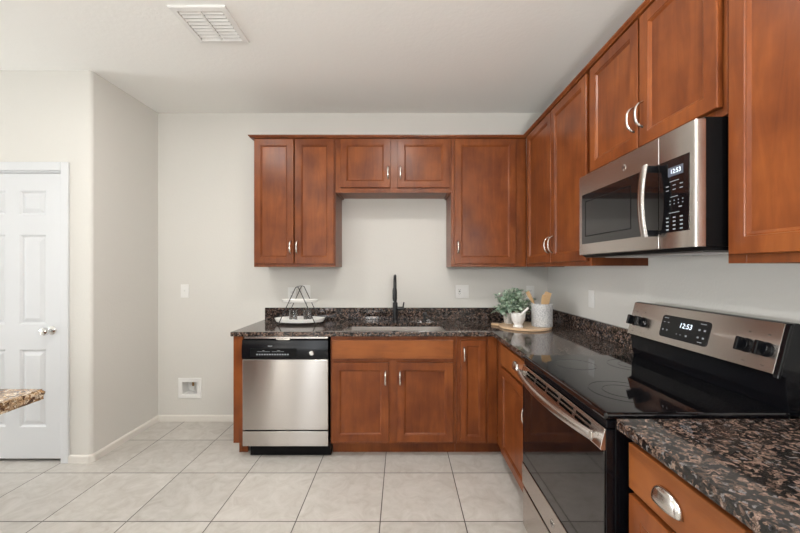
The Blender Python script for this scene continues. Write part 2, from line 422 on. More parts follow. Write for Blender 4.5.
skirting('baseboard_left', [(-2.327, YD), (XL-r, YD)]+[(XL-r+r*math.sin(a), YD+r-r*math.cos(a)) for a in [PI/2*k/6 for k in range(1, 7)]]+[(XL, D)])
skirting('baseboard_back', [(XL+.013, D), (-1.205, D)])
skirting('baseboard_door', [(XW, YD), (-3.155, YD)])

# ------------------------------------------------------------------ pantry door
FD = BACK(YD)
m = MB()
for a, b in ((DX1-.008, DX1+.044), (DX0-.044, DX0+.008)): m.box(a, b, 0, .016, 0, DZ+.052, FD)
m.box(DX0+.008, DX1-.008, 0, .016, DZ-.008, DZ+.052, FD)
struct(m.out('trim_1', M['white'], bevel=.005))
m = MB().box(DX1-.02, DX1, -.115, 0, 0, DZ, FD).box(DX0, DX0+.02, -.115, 0, 0, DZ, FD).box(DX0+.02, DX1-.02, -.115, 0, DZ-.02, DZ, FD)
struct(m.out('trim_2', M['white']))
dx0, dx1, dz0, dz1 = DX0+.023, DX1-.023, .025, DZ-.024
dr = struct(bpy.data.objects.new('door_1', None)); C.objects.link(dr); dr.location = ((dx0+dx1)/2, YD, 0)
m = MB(); dn = -.006
pan = []
w_ = (dx1-dx0); st = .105; mid = .10; pw = (w_-2*st-mid)/2
rows = [(.245, .79), (.965, 1.595), (1.735, 1.905)]
cols = [(dx0+st, dx0+st+pw), (dx1-st-pw, dx1-st)]
xs = [dx0]+[c for p in cols for c in p]+[dx1]; zs = [dz0]+[c for p in rows for c in p]+[dz1]
for i in range(len(xs)-1):
    for j in range(len(zs)-1):
        if i % 2 == 1 and j % 2 == 1:
            _, R = m.ringpanel(xs[i], xs[i+1], zs[j], zs[j+1], [(0, dn), (.004, dn-.003), (.012, dn-.010), (.020, dn-.010), (.042, dn-.002), (.045, dn-.001)], FD)
            m.b.faces.new(R[-1])
        else:
            m.b.faces.new([m.b.verts.new(FD(u, dn, z)) for u, z in ((xs[i], zs[j]), (xs[i+1], zs[j]), (xs[i+1], zs[j+1]), (xs[i], zs[j+1]))])
bmesh.ops.remove_doubles(m.b, verts=m.b.verts, dist=1e-5)
m.ringpanel(dx0, dx1, dz0, dz1, [(0, dn), (0, dn-.035)], FD); m.b.faces.new([m.b.verts.new(FD(u, dn-.035, z)) for u, z in ((dx0, dz0), (dx1, dz0), (dx1, dz1), (dx0, dz1))])
bmesh.ops.remove_doubles(m.b, verts=m.b.verts, dist=1e-5)
m.out('door_leaf', M['white'], dr)
kx, kz = dx1-.062, .925
m = MB().lathe([(0, 0), (.030, 0), (.031, .004), (.026, .010), (.012, .014), (.011, .030), (.018, .036), (.026, .046), (.028, .056), (.024, .066), (.014, .071), (0, .072)],
               FD(kx, dn, kz), 28, axis=Vector((0, -1, 0)).to_track_quat('Z', 'Y').to_matrix())
m.out('door_handle', M['chrome'], dr, smooth=True)

# ------------------------------------------------------------------ cabinet builders
def door(f, u0, u1, z0, z1, parent, handle=None, fw=.053, t=.02, hl=.108):
    m = MB(); _, R = m.ringpanel(u0, u1, z0, z1, [(fw+.015, .002), (0, .002), (0, t-.0025), (.0025, t), (fw-.003, t), (fw-.001, t-.003), (fw+.002, t-.003), (fw+.011, t-.010), (fw+.0115, .003), (fw+.015, .002)], f)
    d = m.out('door', M['wood'], parent, smooth=False)
    i = fw+.009
    MB().box(u0+i, u1-i, .004, t-.0095, z0+i, z1-i, f).out('panel', M['wood'], d)
    if handle:
        hu, hz = handle; pull(f, hu, hz, hl, t, d)
    return d
def pull(f, hu, hz, L, t, parent):
    path = []; k = 14
    for i in range(k+1):
        a = -1+2*i/k
        path.append(f(hu, t-.001+.032*(1-abs(a)**3.2)**.75, hz+a*L/2))
    rad = [(.0075-.0022*(1-abs(-1+2*i/k)), .0042) for i in range(k+1)]
    side = f(1, 0, 0)-f(0, 0, 0)
    MB().tube(path, rad, 10, flat=f(0, 1, 0)-f(0, 0, 0)).out('handle', M['nickel'], parent, smooth=True)
def cuppull(f, hu, hz, t, parent, W=.102):
    """half-dome bin pull"""
    m = MB(); nu, nv = 18, 9; V = []
    hh, dep = .044, .019
    for j in range(nv+1):
        b = PI/2*j/nv                      # 0 = lower front lip ... pi/2 = top against the drawer
        row = []
        for i in range(nu+1):
            a = -1+2*i/nu; e = max(0, 1-abs(a)**2.6)**.5
            row.append(m.b.verts.new(f(hu+a*W/2, t+.001+dep*e*math.cos(b)**.75, hz-.018+hh*e*math.sin(b))))
        V.append(row)
    for j in range(nv):
        for i in range(nu): m.b.faces.new([V[j][i], V[j][i+1], V[j+1][i+1], V[j+1][i]])
    bmesh.ops.remove_doubles(m.b, verts=m.b.verts, dist=1e-5)
    o = m.out('cup_pull', M['nickel'], parent, smooth=True)
    md = o.modifiers.new('thick', 'SOLIDIFY'); md.thickness = .002; md.offset = 0
    return o
def carcass(f, u0, u1, dep, z0, z1, parent, mat='wood', top=True, t=.016):
    m = MB()
    m.box(u0, u0+t, -dep, -.019, z0, z1, f).box(u1-t, u1, -dep, -.019, z0, z1, f)
    m.box(u0+t, u1-t, -dep, -.019, z0+.012, z0+.012+t, f).box(u0+t, u1-t, -dep, -dep+.008, z0+.03, z1, f)
    if top: m.box(u0+t, u1-t, -dep, -.019, z1-t, z1, f)
    return m.out('carcass', M[mat], parent, bevel=.001)
def faceframe(f, u0, u1, z0, z1, parent, stiles, rails):
    m = MB()
    for a, b in stiles: m.box(a, b, -.019, 0, z0, z1, f)
    st = sorted(stiles)
    for (a, b), (c, d) in zip(st, st[1:]):
        for za, zb in rails: m.box(b, c, -.019, -.0003, za, zb, f)
    return m.out('face_frame', M['wood'], parent, bevel=.0012)

ZB, ZTOP = 1.372, 2.408
FU = BACK(UY); FR = RIGHT(UX)
DZ0, DZ1 = 1.398, 2.397
rails_tall = [(ZB, 1.412), (2.375, ZTOP)]
dU = D-UY-.001; dR = XR-UX-.001
# back uppers
t = thing('wall_cabinet', 'tall two door cherry wall cabinet left of the sink, over the tiered tray', 'cabinet', (-.86, D, ZB))
carcass(FU, -1.19, -.535, dU, ZB, ZTOP, t)
faceframe(FU, -1.19, -.535, ZB, ZTOP, t, [(-1.19, -1.15), (-.575, -.535)], rails_tall)
door(FU, -1.182, -.866, DZ0, DZ1, t, (-.889, 1.53)); door(FU, -.858, -.544, DZ0, DZ1, t, (-.836, 1.53))
t = thing('wall_cabinet', 'short two door cherry wall cabinet high above the sink faucet', 'cabinet', (-.075, D, 1.969))
carcass(FU, -.534, .394, dU, 1.969, ZTOP, t)
faceframe(FU, -.534, .394, 1.969, ZTOP, t, [(-.534, -.49), (-.10, -.03), (.35, .394)], [(1.969, 2.01), (2.375, ZTOP)])
door(FU, -.494, -.094, 2.006, DZ1, t, (-.112, 2.125), hl=.105); door(FU, -.034, .378, 2.006, DZ1, t, (-.012, 2.125), hl=.105)
t = thing('wall_cabinet', 'single door cherry wall cabinet right of the sink, above the green plant', 'cabinet', (.68, D, ZB))
carcass(FU, .395, .98, dU, ZB, ZTOP, t)
faceframe(FU, .395, .9995, ZB, ZTOP, t, [(.395, .435), (.885, .9995)], rails_tall)
door(FU, .421, .912, DZ0, DZ1, t, (.447, 1.53))
# right uppers (u = world Y)
t = thing('wall_cabinet', 'tall two door cherry wall cabinet between the corner and the microwave', 'cabinet', (XR, 2.35, ZB))
carcass(FR, 1.872, 2.853, dR, ZB, ZTOP, t)
faceframe(FR, 1.872, 2.853, ZB, ZTOP, t, [(1.872, 1.91), (2.79, 2.853)], rails_tall)
door(FR, 2.345, 2.795, DZ0, DZ1, t, (2.372, 1.515)); door(FR, 1.892, 2.335, DZ0, DZ1, t, (2.31, 1.515))
t = thing('wall_cabinet', 'short two door cherry wall cabinet directly above the microwave', 'cabinet', (XR, 1.48, 1.83))
carcass(FR, 1.090, 1.870, dR, 1.83, ZTOP, t)
faceframe(FR, 1.090, 1.870, 1.83, ZTOP, t, [(1.090, 1.13), (1.83, 1.870)], [(1.83, 1.868), (2.375, ZTOP)])
door(FR, 1.478, 1.856, 1.858, DZ1, t, (1.500, 1.985), hl=.105); door(FR, 1.104, 1.468, 1.858, DZ1, t, (1.446, 1.985), hl=.105)
t = thing('wall_cabinet', 'nearest cherry wall cabinet at the right edge, beside the microwave', 'cabinet', (XR, .71, ZB))
carcass(FR, .33, 1.088, dR, ZB, ZTOP, t)
faceframe(FR, .33, 1.088, ZB, ZTOP, t, [(.33, .37), (1.03, 1.088)], rails_tall)
door(FR, .38, 1.068, DZ0, DZ1, t, (.41, 1.515))
# crown moulding over both runs
prof = [(0, -.004), (.024, -.004), (.026, .001), (.034, .007), (.036, .014), (0, .014)]
m = MB(); V = []
cpath = [((-1.19, D), (-1, 0)), ((-1.19, UY), (-1, -1)), ((UX, UY), (-1, -1)), ((UX, .33), (-1, 0))]
for (x, y), (nx, ny) in cpath: V.append([m.b.verts.new((x+nx*a, y+ny*a-.0005, ZTOP+b)) for a, b in prof])
for A, B in zip(V, V[1:]):
    for i in range(len(prof)): m.b.faces.new([A[i], A[(i+1) % len(prof)], B[(i+1) % len(prof)], B[i]])
m.b.faces.new(V[0]); m.b.faces.new(V[-1])
for v_ in m.b.verts:
    if v_.co.y > D-.001: v_.co.y = D-.001
cm = m.out('crown_moulding', M['wood'], bevel=0); tag(cm, 'slim dark cherry crown moulding along the tops of the wall cabinets', 'moulding')

# ------------------------------------------------------------------ base cabinets
FB = BACK(FYB); FS = RIGHT(FX)
dB = D-FYB-.002; dS = XR-FX-.002; ZK = .098
def toekick(f, u0, u1, parent, back=.075): MB().box(u0, u1, -back-.016, -back, 0, ZK+.008, f).out('toe_kick', M['wood'], parent)
t = thing('end_panel', 'cherry end panel closing the counter run left of the dishwasher', 'cabinet panel', (-1.17, D, 0))
m = MB().box(-1.204, -1.186, -dB, 0, .112, ZU, FB).box(-1.204, -1.186, -dB, -.07, 0, .112, FB); m.out('side_panel', M['wood'], t, bevel=.001)
MB().box(-1.2045, -1.139, 0.0, .019, .112, ZU-.002, FB).out('filler_strip', M['wood'], t, bevel=.0015)
MB().box(-1.186, -1.142, -.09, -.075, 0, .105, FB).out('toe_kick', M['wood'], t)
t = thing('base_cabinet', 'wide cherry sink base cabinet with false drawer front over two doors', 'cabinet', (-.07, D, 0))
carcass(FB, -.513, .392, dB, ZK, ZU-.002, t, top=False)
faceframe(FB, -.513, .392, ZK, ZU-.002, t, [(-.513, -.48), (-.115, -.02), (.345, .392)], [(ZK, .13), (.685, .735), (.84, ZU-.002)])
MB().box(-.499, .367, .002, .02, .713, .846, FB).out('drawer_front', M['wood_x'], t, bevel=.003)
door(FB, -.499, -.094, .118, .684, t, (-.118, .575)); door(FB, -.036, .367, .118, .684, t, (-.014, .575))
toekick(FB, -.513, .392, t)
t = thing('base_cabinet', 'narrow full height single door cherry base cabinet right of the sink doors', 'cabinet', (.52, D, 0))
carcass(FB, .393, .618, dB, ZK, ZU-.002, t)
faceframe(FB, .393, .618, ZK, ZU-.002, t, [(.393, .43), (.585, .618)], [(ZK, .13), (.84, ZU-.002)])
door(FB, .421, .598, .118, .846, t, (.443, .745), fw=.042); toekick(FB, .393, .776, t)
t = thing('base_cabinet', 'cherry corner base cabinet with drawer and door beside the far end of the stove', 'cabinet', (XR, 2.2, 0))
carcass(FS, 1.83, 2.52, dS, ZK, ZU-.002, t)
faceframe(FS, 1.83, 2.553, ZK, ZU-.002, t, [(1.83, 1.86), (2.40, 2.553)], [(ZK, .13), (.685, .72), (.84, ZU-.002)])
MB().box(.619, FX-.0005, FYB+.0005, FYB+.018, ZK, ZU-.002).out('corner_filler', M['wood'], t, bevel=.001)
door(FS, 1.845, 2.405, .118, .695, t, (1.885, .575))
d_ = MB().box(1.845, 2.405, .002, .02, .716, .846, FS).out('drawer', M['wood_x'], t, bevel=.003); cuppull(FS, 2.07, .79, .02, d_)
toekick(FS, 1.83, 2.629, t)
t = thing('base_cabinet', 'nearest cherry base cabinet with drawer and nickel cup pull, right foreground', 'cabinet', (XR, .7, 0))
carcass(FS, .30, 1.052, dS, ZK, ZU-.002, t)
faceframe(FS, .30, 1.052, ZK, ZU-.002, t, [(.30, .34), (1.02, 1.052)], [(ZK, .13), (.685, .72), (.84, ZU-.002)])
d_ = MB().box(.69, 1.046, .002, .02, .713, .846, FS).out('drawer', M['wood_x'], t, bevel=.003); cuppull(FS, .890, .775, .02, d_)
door(FS, .69, 1.046, .118, .695, t, (.715, .575))
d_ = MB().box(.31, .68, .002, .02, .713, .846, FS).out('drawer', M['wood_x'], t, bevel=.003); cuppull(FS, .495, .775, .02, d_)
door(FS, .31, .68, .118, .695, t, (.655, .575)); toekick(FS, .30, 1.052, t)

# ------------------------------------------------------------------ counters
CX0, CY0, CXR = -1.218, 2.517, .645
SX0, SX1, SY0, SY1 = -.43, .315, 2.575, 2.945
t = thing('countertop', 'L-shaped dark brown granite countertop running past the sink into the corner', 'countertop', (0, D, ZU))
xs = [CX0, SX0, SX1, CXR, XR-.001]; ys = [1.822, CY0, SY0, SY1, D-.001]
def fill(x, y):
    if SX0 < x < SX1 and SY0 < y < SY1: return False
    return y > CY0 or x > CXR
MB().slab(xs, ys, fill, ZU, ZT).out('worktop', M['granite'], t, bevel=.004)
MB().box(CX0+.003, XR-.0215, D-.0215, D-.001, ZT+.0005, 1.012).out('backsplash', M['granite'], t, bevel=.002)
MB().box(XR-.0215, XR-.001, 1.822, D-.022, ZT+.0005, 1.012).out('backsplash', M['granite'], t, bevel=.002)
t = thing('countertop', 'dark brown granite countertop in the right foreground, on the near side of the stove', 'countertop', (XR, .7, ZU))
MB().box(CXR-.005, XR-.001, .28, 1.062, ZU, ZT).out('worktop', M['granite'], t, bevel=.004)
MB().box(XR-.0215, XR-.001, .28, 1.062, ZT+.0005, 1.012).out('backsplash', M['granite'], t, bevel=.002)
# sink
t = thing('kitchen_sink', 'undermount stainless steel sink set into the granite below the faucet', 'sink', (-.06, 2.76, .68))
m = MB(); e = .006
def rr(x0, x1, y0, y1, z, rad, k=5):
    P = []
    for cx, cy, a0 in ((x1-rad, y1-rad, 0), (x0+rad, y1-rad, PI/2), (x0+rad, y0+rad, PI), (x1-rad, y0+rad, 1.5*PI)):
        for i in range(k+1):
            a = a0+PI/2*i/k; P.append((cx+rad*math.cos(a), cy+rad*math.sin(a), z))
    return P
loops = [rr(SX0-.02, SX1+.02, SY0-.02, SY1+.02, ZU-.001, .03), rr(SX0-e, SX1+e, SY0-e, SY1+e, ZU-.001, .03), rr(SX0-e, SX1+e, SY0-e, SY1+e, .70, .03),
         rr(SX0+.02, SX1-.02, SY0+.02, SY1-.02, .682, .02)]
LV = [[m.b.verts.new(p) for p in L] for L in loops]
for A, B in zip(LV, LV[1:]):
    for i in range(len(A)): m.b.faces.new([A[i], A[(i+1) % len(A)], B[(i+1) % len(A)], B[i]])
m.b.faces.new(LV[-1])
o = m.out('basin', M['sink'], t, smooth=True); md = o.modifiers.new('thick', 'SOLIDIFY'); md.thickness = .0012; md.offset = 0
MB().lathe([(0, .683), (.042, .683), (.045, .685), (.040, .687), (.03, .684), (0, .684)], (-.06, 2.78, 0), 28).out('drain', M['chrome'], t, smooth=True)

# faucet
fx, fy = -.058, 3.02
t = thing('faucet', 'matte black high arc pull-down faucet behind the sink', 'faucet', (fx, fy, ZT))
m = MB().lathe([(0, ZT), (.027, ZT), (.027, ZT+.006), (.022, ZT+.012), (.021, ZT+.16), (.0135, ZT+.165), (0, ZT+.165)], (fx, fy, 0), 24); m.out('body', M['fmetal'], t, smooth=True)
pth = [(fx, fy, ZT+.15), (fx, fy, ZT+.30)]; R_ = .085
for i in range(13):
    a = PI*i/12; pth.append((fx, fy-R_+R_*math.cos(a), ZT+.305+R_*math.sin(a)))
pth.append((fx, fy-2*R_, ZT+.29))
MB().tube(pth, .0125, 14).out('spout', M['fmetal'], t, smooth=True)
MB().lathe([(0, 0), (.014, 0), (.018, -.02), (.0185, -.085), (.015, -.105), (0, -.105)], (fx, fy-2*R_, ZT+.295), 20).out('spray_head', M['fmetal'], t, smooth=True)
m = MB().tube([(fx+.015, fy, ZT+.112), (fx+.075, fy, ZT+.112)], .015, 14); h = m.out('handle', M['fmetal'], t, smooth=True)
MB().tube([(fx+.066, fy-.004, ZT+.112), (fx+.068, fy-.006, ZT+.13), (fx+.074, fy-.012, ZT+.165)], [.008, .007, .006], 10).out('lever', M['fmetal'], h, smooth=True)
sx_, sy_ = .193, 3.03
t = thing('soap_dispenser', 'small matte black soap dispenser pump right of the faucet', 'soap dispenser', (sx_, sy_, ZT))
MB().lathe([(0, ZT), (.022, ZT), (.022, ZT+.006), (.013, ZT+.012), (.013, ZT+.05), (.017, ZT+.053), (.017, ZT+.075), (0, ZT+.078)], (sx_, sy_, 0), 20).out('pump', M['fmetal'], t, smooth=True)
MB().tube([(sx_, sy_, ZT+.065), (sx_+.012, sy_-.05, ZT+.066), (sx_+.014, sy_-.066, ZT+.058)], [.007, .006, .005], 10).out('nozzle', M['fmetal'], t, smooth=True)

# ------------------------------------------------------------------ dishwasher
FW = BACK(2.53); wx0, wx1 = -1.132, -.524
t = thing('dishwasher', 'stainless steel dishwasher with black control panel under the left counter', 'dishwasher', (-.83, 2.8, 0))
MB().box(wx0+.008, wx1-.008, -.56, -.03, .10, .862, FW).out('tub', M['bmatte'], t)
o = MB().box(wx0, wx1, -.028, .012, .212, .713, FW).out('door', M['steel_v'], t, bevel=.004, label='brushed stainless steel door')
MB().box(wx0, wx1, -.028, .010, .096, .203, FW).out('access_panel', M['steel_v'], t, bevel=.003)
MB().box(wx0+.03, wx1+.008, -.09, -.05, .002, .094, FW).out('kick_plate', M['bmatte'], t, bevel=.002)
# control panel: gently bulged black fascia
m = MB(); pr = [(-.028, .716), (.014, .716), (.022, .724), (.026, .760), (.024, .80), (.016, .848), (.010, .853), (-.028, .853)]
m.prism(pr, lambda n, z, u: FW(u, n, z), wx0, wx1); cp = m.out('control_panel', M['bplastic'], t, smooth=True, label='glossy black control panel with a row of buttons')
MB().box(wx0+.062, wx1-.22, .0225, .0275, .735, .795, FW).out('button_strip', M['bmatte'], cp, bevel=.002)
for i in range(13): MB().box(wx0+.105+i*.018, wx0+.117+i*.018, .0272, .0292, .748, .757, FW).out('button', M['mark'], cp)
m = MB()
for a, b in ((.11, .20), (.145, .165), (.215, .30), (.25, .275)): m.box(wx0+a, wx0+b, .0272, .0280, .771, .7735, FW)
for a, b in ((.148, .162), (.252, .272)): m.box(wx0+a, wx0+b, .0272, .0280, .777, .7815, FW)
m.box(wx0+.185, wx0+.215, .020, .0254, .8085, .813, FW); m.out('printed_marks', M['mark'], cp)
MB().lathe([(0, 0), (.017, 0), (.017, .006), (.014, .009), (0, .0095)], FW(wx1-.113, .0245, .762), 24, axis=Vector((0, -1, 0)).to_track_quat('Z', 'Y').to_matrix()).out('badge', M['chrome'], cp, smooth=True, label='round chrome badge')
m = MB().box(wx0+.012, wx1-.004, -.028, .004, .858, .8735, FW); m.out('top_trim', M['steel_h'], t, bevel=.002)
m = MB().tube([FW(wx0+.24+.012*i, .006+.008*math.sin(PI*i/8), .8555) for i in range(9)], (.006), 8); m.out('latch_recess', M['nickel'], t, smooth=True)

# ------------------------------------------------------------------ range
ry0, ry1 = 1.085, 1.820; RX = .6235
t = thing('electric_range', 'stainless and black freestanding electric range with smooth glass cooktop', 'stove', (.95, 1.45, 0))
MB().box(ry0+.003, ry1-.003, -.64, -.03, .03, .893, RIGHT(RX)).out('body', M['bplastic'], t, bevel=.002)
for yy in (ry0+.06, ry1-.06):
    for xx in (.70, 1.2): MB().lathe([(0, 0), (.02, 0), (.02, .008), (.008, .010), (.008, .032), (0, .032)], (xx, yy, 0), 14).out('levelling_foot', M['bmatte'], t)
ct = MB().box(ry0-.003, ry1+.001, -.565, .004, .893, .915, RIGHT(RX)).out('cooktop', M['bglass'], t, bevel=.008, seg=3, label='glossy black glass cooktop')
for (x, y, r1, r2) in ((.80, 1.28, .115, .07), (.80, 1.64, .09, None), (1.06, 1.28, .075, None), (1.06, 1.63, .105, .06)):
    m = MB()
    for r0 in (r1, r2):
        if r0: m.lathe([(r0-.0025, .9153), (r0, .9153), (r0, .9156), (r0-.0025, .9156)], (x, y, 0), 48, close=True)
    m.out('burner_ring', M['ring'], ct)
RG = RIGHT(RX)
MB().box(ry0, ry1, -.03, -.003, .868, .892, RG).out('front_fascia', M['bplastic'], t, bevel=.002)
dr_ = MB().box(ry0, ry1, -.028, .0, .262, .864, RG).out('oven_door', M['bplastic'], t, bevel=.002)
m = MB(); m.prism([(.0005, .800), (.014, .800), (.017, .806), (.002, .866), (.0005, .866)], lambda n, z, u: RG(u, n, z), ry0+.001, ry1-.001)
bd = m.out('vent_trim', M['steel_h'], dr_, bevel=.001)
m = MB()
for i in range(5):
    a = ry0+.075+i*.122
    for z in (.828, .845):
        nn = lambda zz, e: .017-.25*(zz-.806)+e
        m.prism([(nn(z, -.001), z), (nn(z, .0006), z), (nn(z+.009, .0006), z+.009), (nn(z+.009, -.001), z+.009)], lambda n, zz, u: RG(u, n, zz), a, a+.10)
m.out('vent_slots', M['dark'], dr_)
MB().box(ry0+.002, ry1-.002, .0004, .005, .372, .803, RG).out('door_glass', M['bglass'], dr_, bevel=.0015)
MB().box(ry0+.001, ry1-.001, .0004, .009, .264, .370, RG).out('lower_trim', M['steel_h'], dr_, bevel=.002)
def badge(c, nrm, xd, yd, r0, parent):
    n = Vector(nrm); A = n.to_track_quat('Z', 'Y').to_matrix()
    bb = MB().lathe([(0, 0), (r0, 0), (r0, .001), (r0*.92, .0016), (0, .0016)], c, 28, axis=A).out('badge', M['chrome'], parent, smooth=True)
    MB().lathe([(r0*.80, .0016), (r0*.86, .0016), (r0*.86, .0021), (r0*.80, .0021)], c, 28, axis=A, close=True).out('badge_ring', M['dmark'], parent)
    text('monogram', 'GE', r0*1.0, M['dmark'], parent, plane_mtx(Vector(c)+n*.0018, xd, yd), shear=.25)
badge((RX-.009, 1.452, .315), (-1, 0, 0), (0, -1, 0), (0, 0, 1), .017, dr_)
# bowed handle
k = 24; pth = []
for i in range(k+1):
    a = -1+2*i/k; pth.append(RG(1.4525+a*.338,   .030+.036*(1-a*a), .834))
hd = MB().tube(pth, [(.0105, .017)]*(k+1), 14, flat=(0, 0, 1)).out('handle', M['steel_h'], dr_, smooth=True)
for yy in (1.4525-.33, 1.4525+.33): MB().box(yy-.010, yy+.010, .008, .032, .823, .845, RG).out('handle_bracket', M['nickel'], dr_, bevel=.004)
MB().box(ry0, ry1, -.028, .004, .05, .243, RG).out('storage_drawer', M['steel_h'], t, bevel=.003)
# backguard
B0, B1 = Vector((1.155, 0, 1.028)), Vector((1.195, 0, 1.184))     # face bottom / top
sl = (B1-B0).normalized(); nb = Vector((-sl.z, 0, sl.x))
def BG(u, n, s): return Vector((0, u, 0))+B0+sl*s+nb*n            # s along the slope
Ls = (B1-B0).length
m = MB(); m.prism([(1.188, .905), (1.183, .930), (1.176, .955), (1.174, 1.02), (1.160, 1.027), (1.199, 1.186), (1.215, 1.188), (1.268, 1.17), (1.268, .905)], lambda p, q, u: Vector((p, u, q)), ry0+.001, ry1-.001)
bgd = m.out('backguard', M['bplastic'], t, bevel=.002)
rfas = MB().box(ry0+.018, ry1-.003, -.001, .003, .0, Ls, BG).out('control_fascia', M['steel_h'], t, bevel=.001, label='brushed steel control fascia')
MB().prism([(-.004, -.012), (.004, -.012), (.005, 0), (.005, Ls-.004), (.002, Ls+.004), (-.006, Ls+.004)], lambda n, s, u: BG(u, n, s), ry0-.001, ry0+.017).out('end_cap', M['bplastic'], bgd, bevel=.003)
m = MB(); P = []
u0, u1, s0, s1, rad = 1.352, 1.602, .028, .125, .014
for cx, cy, a0 in ((u1-rad, s1-rad, 0), (u0+rad, s1-rad, PI/2), (u0+rad, s0+rad, PI), (u1-rad, s0+rad, 1.5*PI)):
    for i in range(6): a = a0+PI/2*i/5; P.append((cx+rad*math.cos(a), cy+rad*math.sin(a)))
m.prism(P, lambda u, s, n: BG(u, n, s), .003, .005); ds = m.out('clock_panel', M['bplastic'], t, label='black control panel with lit clock')
text('clock_digits', '12:53', .030, M['led'], ds, plane_mtx(BG(1.468, .0053, .090), (0, -1, 0), sl), .0002, .12)
m = MB()
def dash(u, s, wd, hh, n=.005):
    wd *= .8; hh *= .75; m.box(u-wd/2, u+wd/2, n, n+.0005, s-hh/2, s+hh/2, BG)
dash(1.578, .113, .030, .004)
for u in (1.585, 1.562):
    dash(u, .094, .010, .004); dash(u, .060, .009, .009)
dash(1.385, .113, .034, .004)
for u in (1.398, 1.374):
    dash(u, .088, .011, .009); dash(u, .058, .011, .009)
dash(1.386, .040, .026, .004)
for u in (1.505, 1.485): dash(u, .052, .006, .004)
dash(1.455, .052, .011, .009); m.out('key_marks', M['mark'], ds)
m = MB()
for u in (1.140, 1.205, 1.722, 1.782): dash(u, .118, .010, .005, .003); dash(u, .018, .012, .003, .003)
for du in (-.03, -.022, .02, .028): dash(1.140+du, .095+abs(du)*-.5, .006, .004, .003)
m.out('dial_marks', M['dmark'], rfas)
A = nb.to_track_quat('Z', 'Y').to_matrix()
for u in (1.140, 1.205, 1.722, 1.782):
    kb = MB().lathe([(0, 0), (.0245, 0), (.0245, .004), (.021, .006), (.020, .018), (.018, .020), (0, .020)], BG(u, .003, .070), 26, axis=A).out('knob', M['bplastic'], t, smooth=True)
    MB().box(u-.0065, u+.0065, .019, .042, .047, .093, BG).out('grip', M['bplastic'], kb, bevel=.003)

# ------------------------------------------------------------------ microwave
my0, my1, MX, mz0, mz1 = 1.092, 1.812, .905, 1.425, 1.818
FM = RIGHT(MX)
t = thing('microwave', 'stainless over-the-range microwave with black glass door mounted below a cabinet', 'microwave', (XR, 1.45, mz0))
MB().box(my0+.003, my1-.003, -.390, -.03, mz0, mz1+.008, FM).out('case', M['bmatte'], t, bevel=.002)
m = MB(); m.prism([(-.388, mz0-.001), (-.388, mz0-.012), (-.03, mz0-.012), (-.012, mz0-.001)], lambda n, z, u: FM(u, n, z), my0+.006, my1-.006)
ub = m.out('underside', M['bmatte'], t)
for a, b in ((my0+.07, my0+.32), (my0+.38, my0+.63)): MB().box(a, b, -.30, -.08, mz0-.016, mz0-.0115, FM).out('grease_filter', M['filter'], ub, bevel=.001)
yd = 1.250
# right-hand fascia with the rounded near edge
m = MB(); pr = [(-.03, my0), (-.010, my0), (-.003, my0+.003), (0, my0+.010), (0, yd-.002), (-.03, yd-.002)]
m.prism(pr, lambda n, u, z: FM(u, n, z), mz0, mz1); fas = m.out('control_fascia', M['steel_h'], t, smooth=True)
d = MB().box(yd+.001, my1, -.03, 0, mz0, mz1, FM).out('door', M['steel_h'], t, bevel=.002)
gz0, gz1 = 1.4785, 1.7225
MB().box(yd+.0015, my1-.03, .0, .0018, gz0, gz1, FM).out('door_glass', M['bglass'], d)
m = MB(); m.ringpanel(1.40, my1-.062, gz0+.035, gz1-.035, [(0, .0018), (0, .0024), (.004, .0024), (.004, .0018)], FM); m.out('window_border', M['bmatte'], d)
cp = MB().box(1.117, yd-.0035, .0, .0018, gz0, gz1, FM).out('keypad', M['bglass'], t, label='black glass keypad with lit clock')
MB().box(1.140, 1.205, .0018, .0021, 1.665, 1.695, FM).out('clock_window', M['ledbg'], cp)
text('clock_digits', '12:53', .021, M['led'], cp, plane_mtx(FM(1.172, .0023, 1.680), (0, -1, 0), (0, 0, 1)), .0001)
m = MB()
def md_(u, z, wd, hh):
    wd *= .8; hh *= .7; m.box(u-wd/2, u+wd/2, .0018, .0022, z-hh/2, z+hh/2, FM)
for z, wd in ((1.648, .05), (1.596, .04), (1.543, .055)): md_(1.178, z, wd, .003)
for u in (1.148, 1.178, 1.208):
    for z in (1.634, 1.620): md_(u, z, .016, .004)
    for z in (1.527, 1.514, 1.501, 1.488): md_(u, z, .014, .006)
for u in (1.142, 1.160, 1.178, 1.196):
    for z in (1.583, 1.572): md_(u, z, .005, .005)
md_(1.152, 1.559, .016, .005); m.out('key_marks', M['mark'], cp)
badge(FM(1.447, .0, 1.768), (-1, 0, 0), (0, -1, 0), (0, 0, 1), .0135, d)
k = 20; pth = []
for i in range(k+1):
    a = -1+2*i/k; pth.append(FM(1.272, .036+.014*(1-a*a), 1.597+a*.128))
hd = MB().tube(pth, [(.017, .006)]*(k+1), 14, flat=(-1, 0, 0)).out('handle', M['steel_v'], d, smooth=True)
for z in (1.597-.115, 1.597+.115): MB().box(1.262, 1.282, .0018, .040, z-.011, z+.011, FM).out('handle_bracket', M['bplastic'], d, bevel=.003)

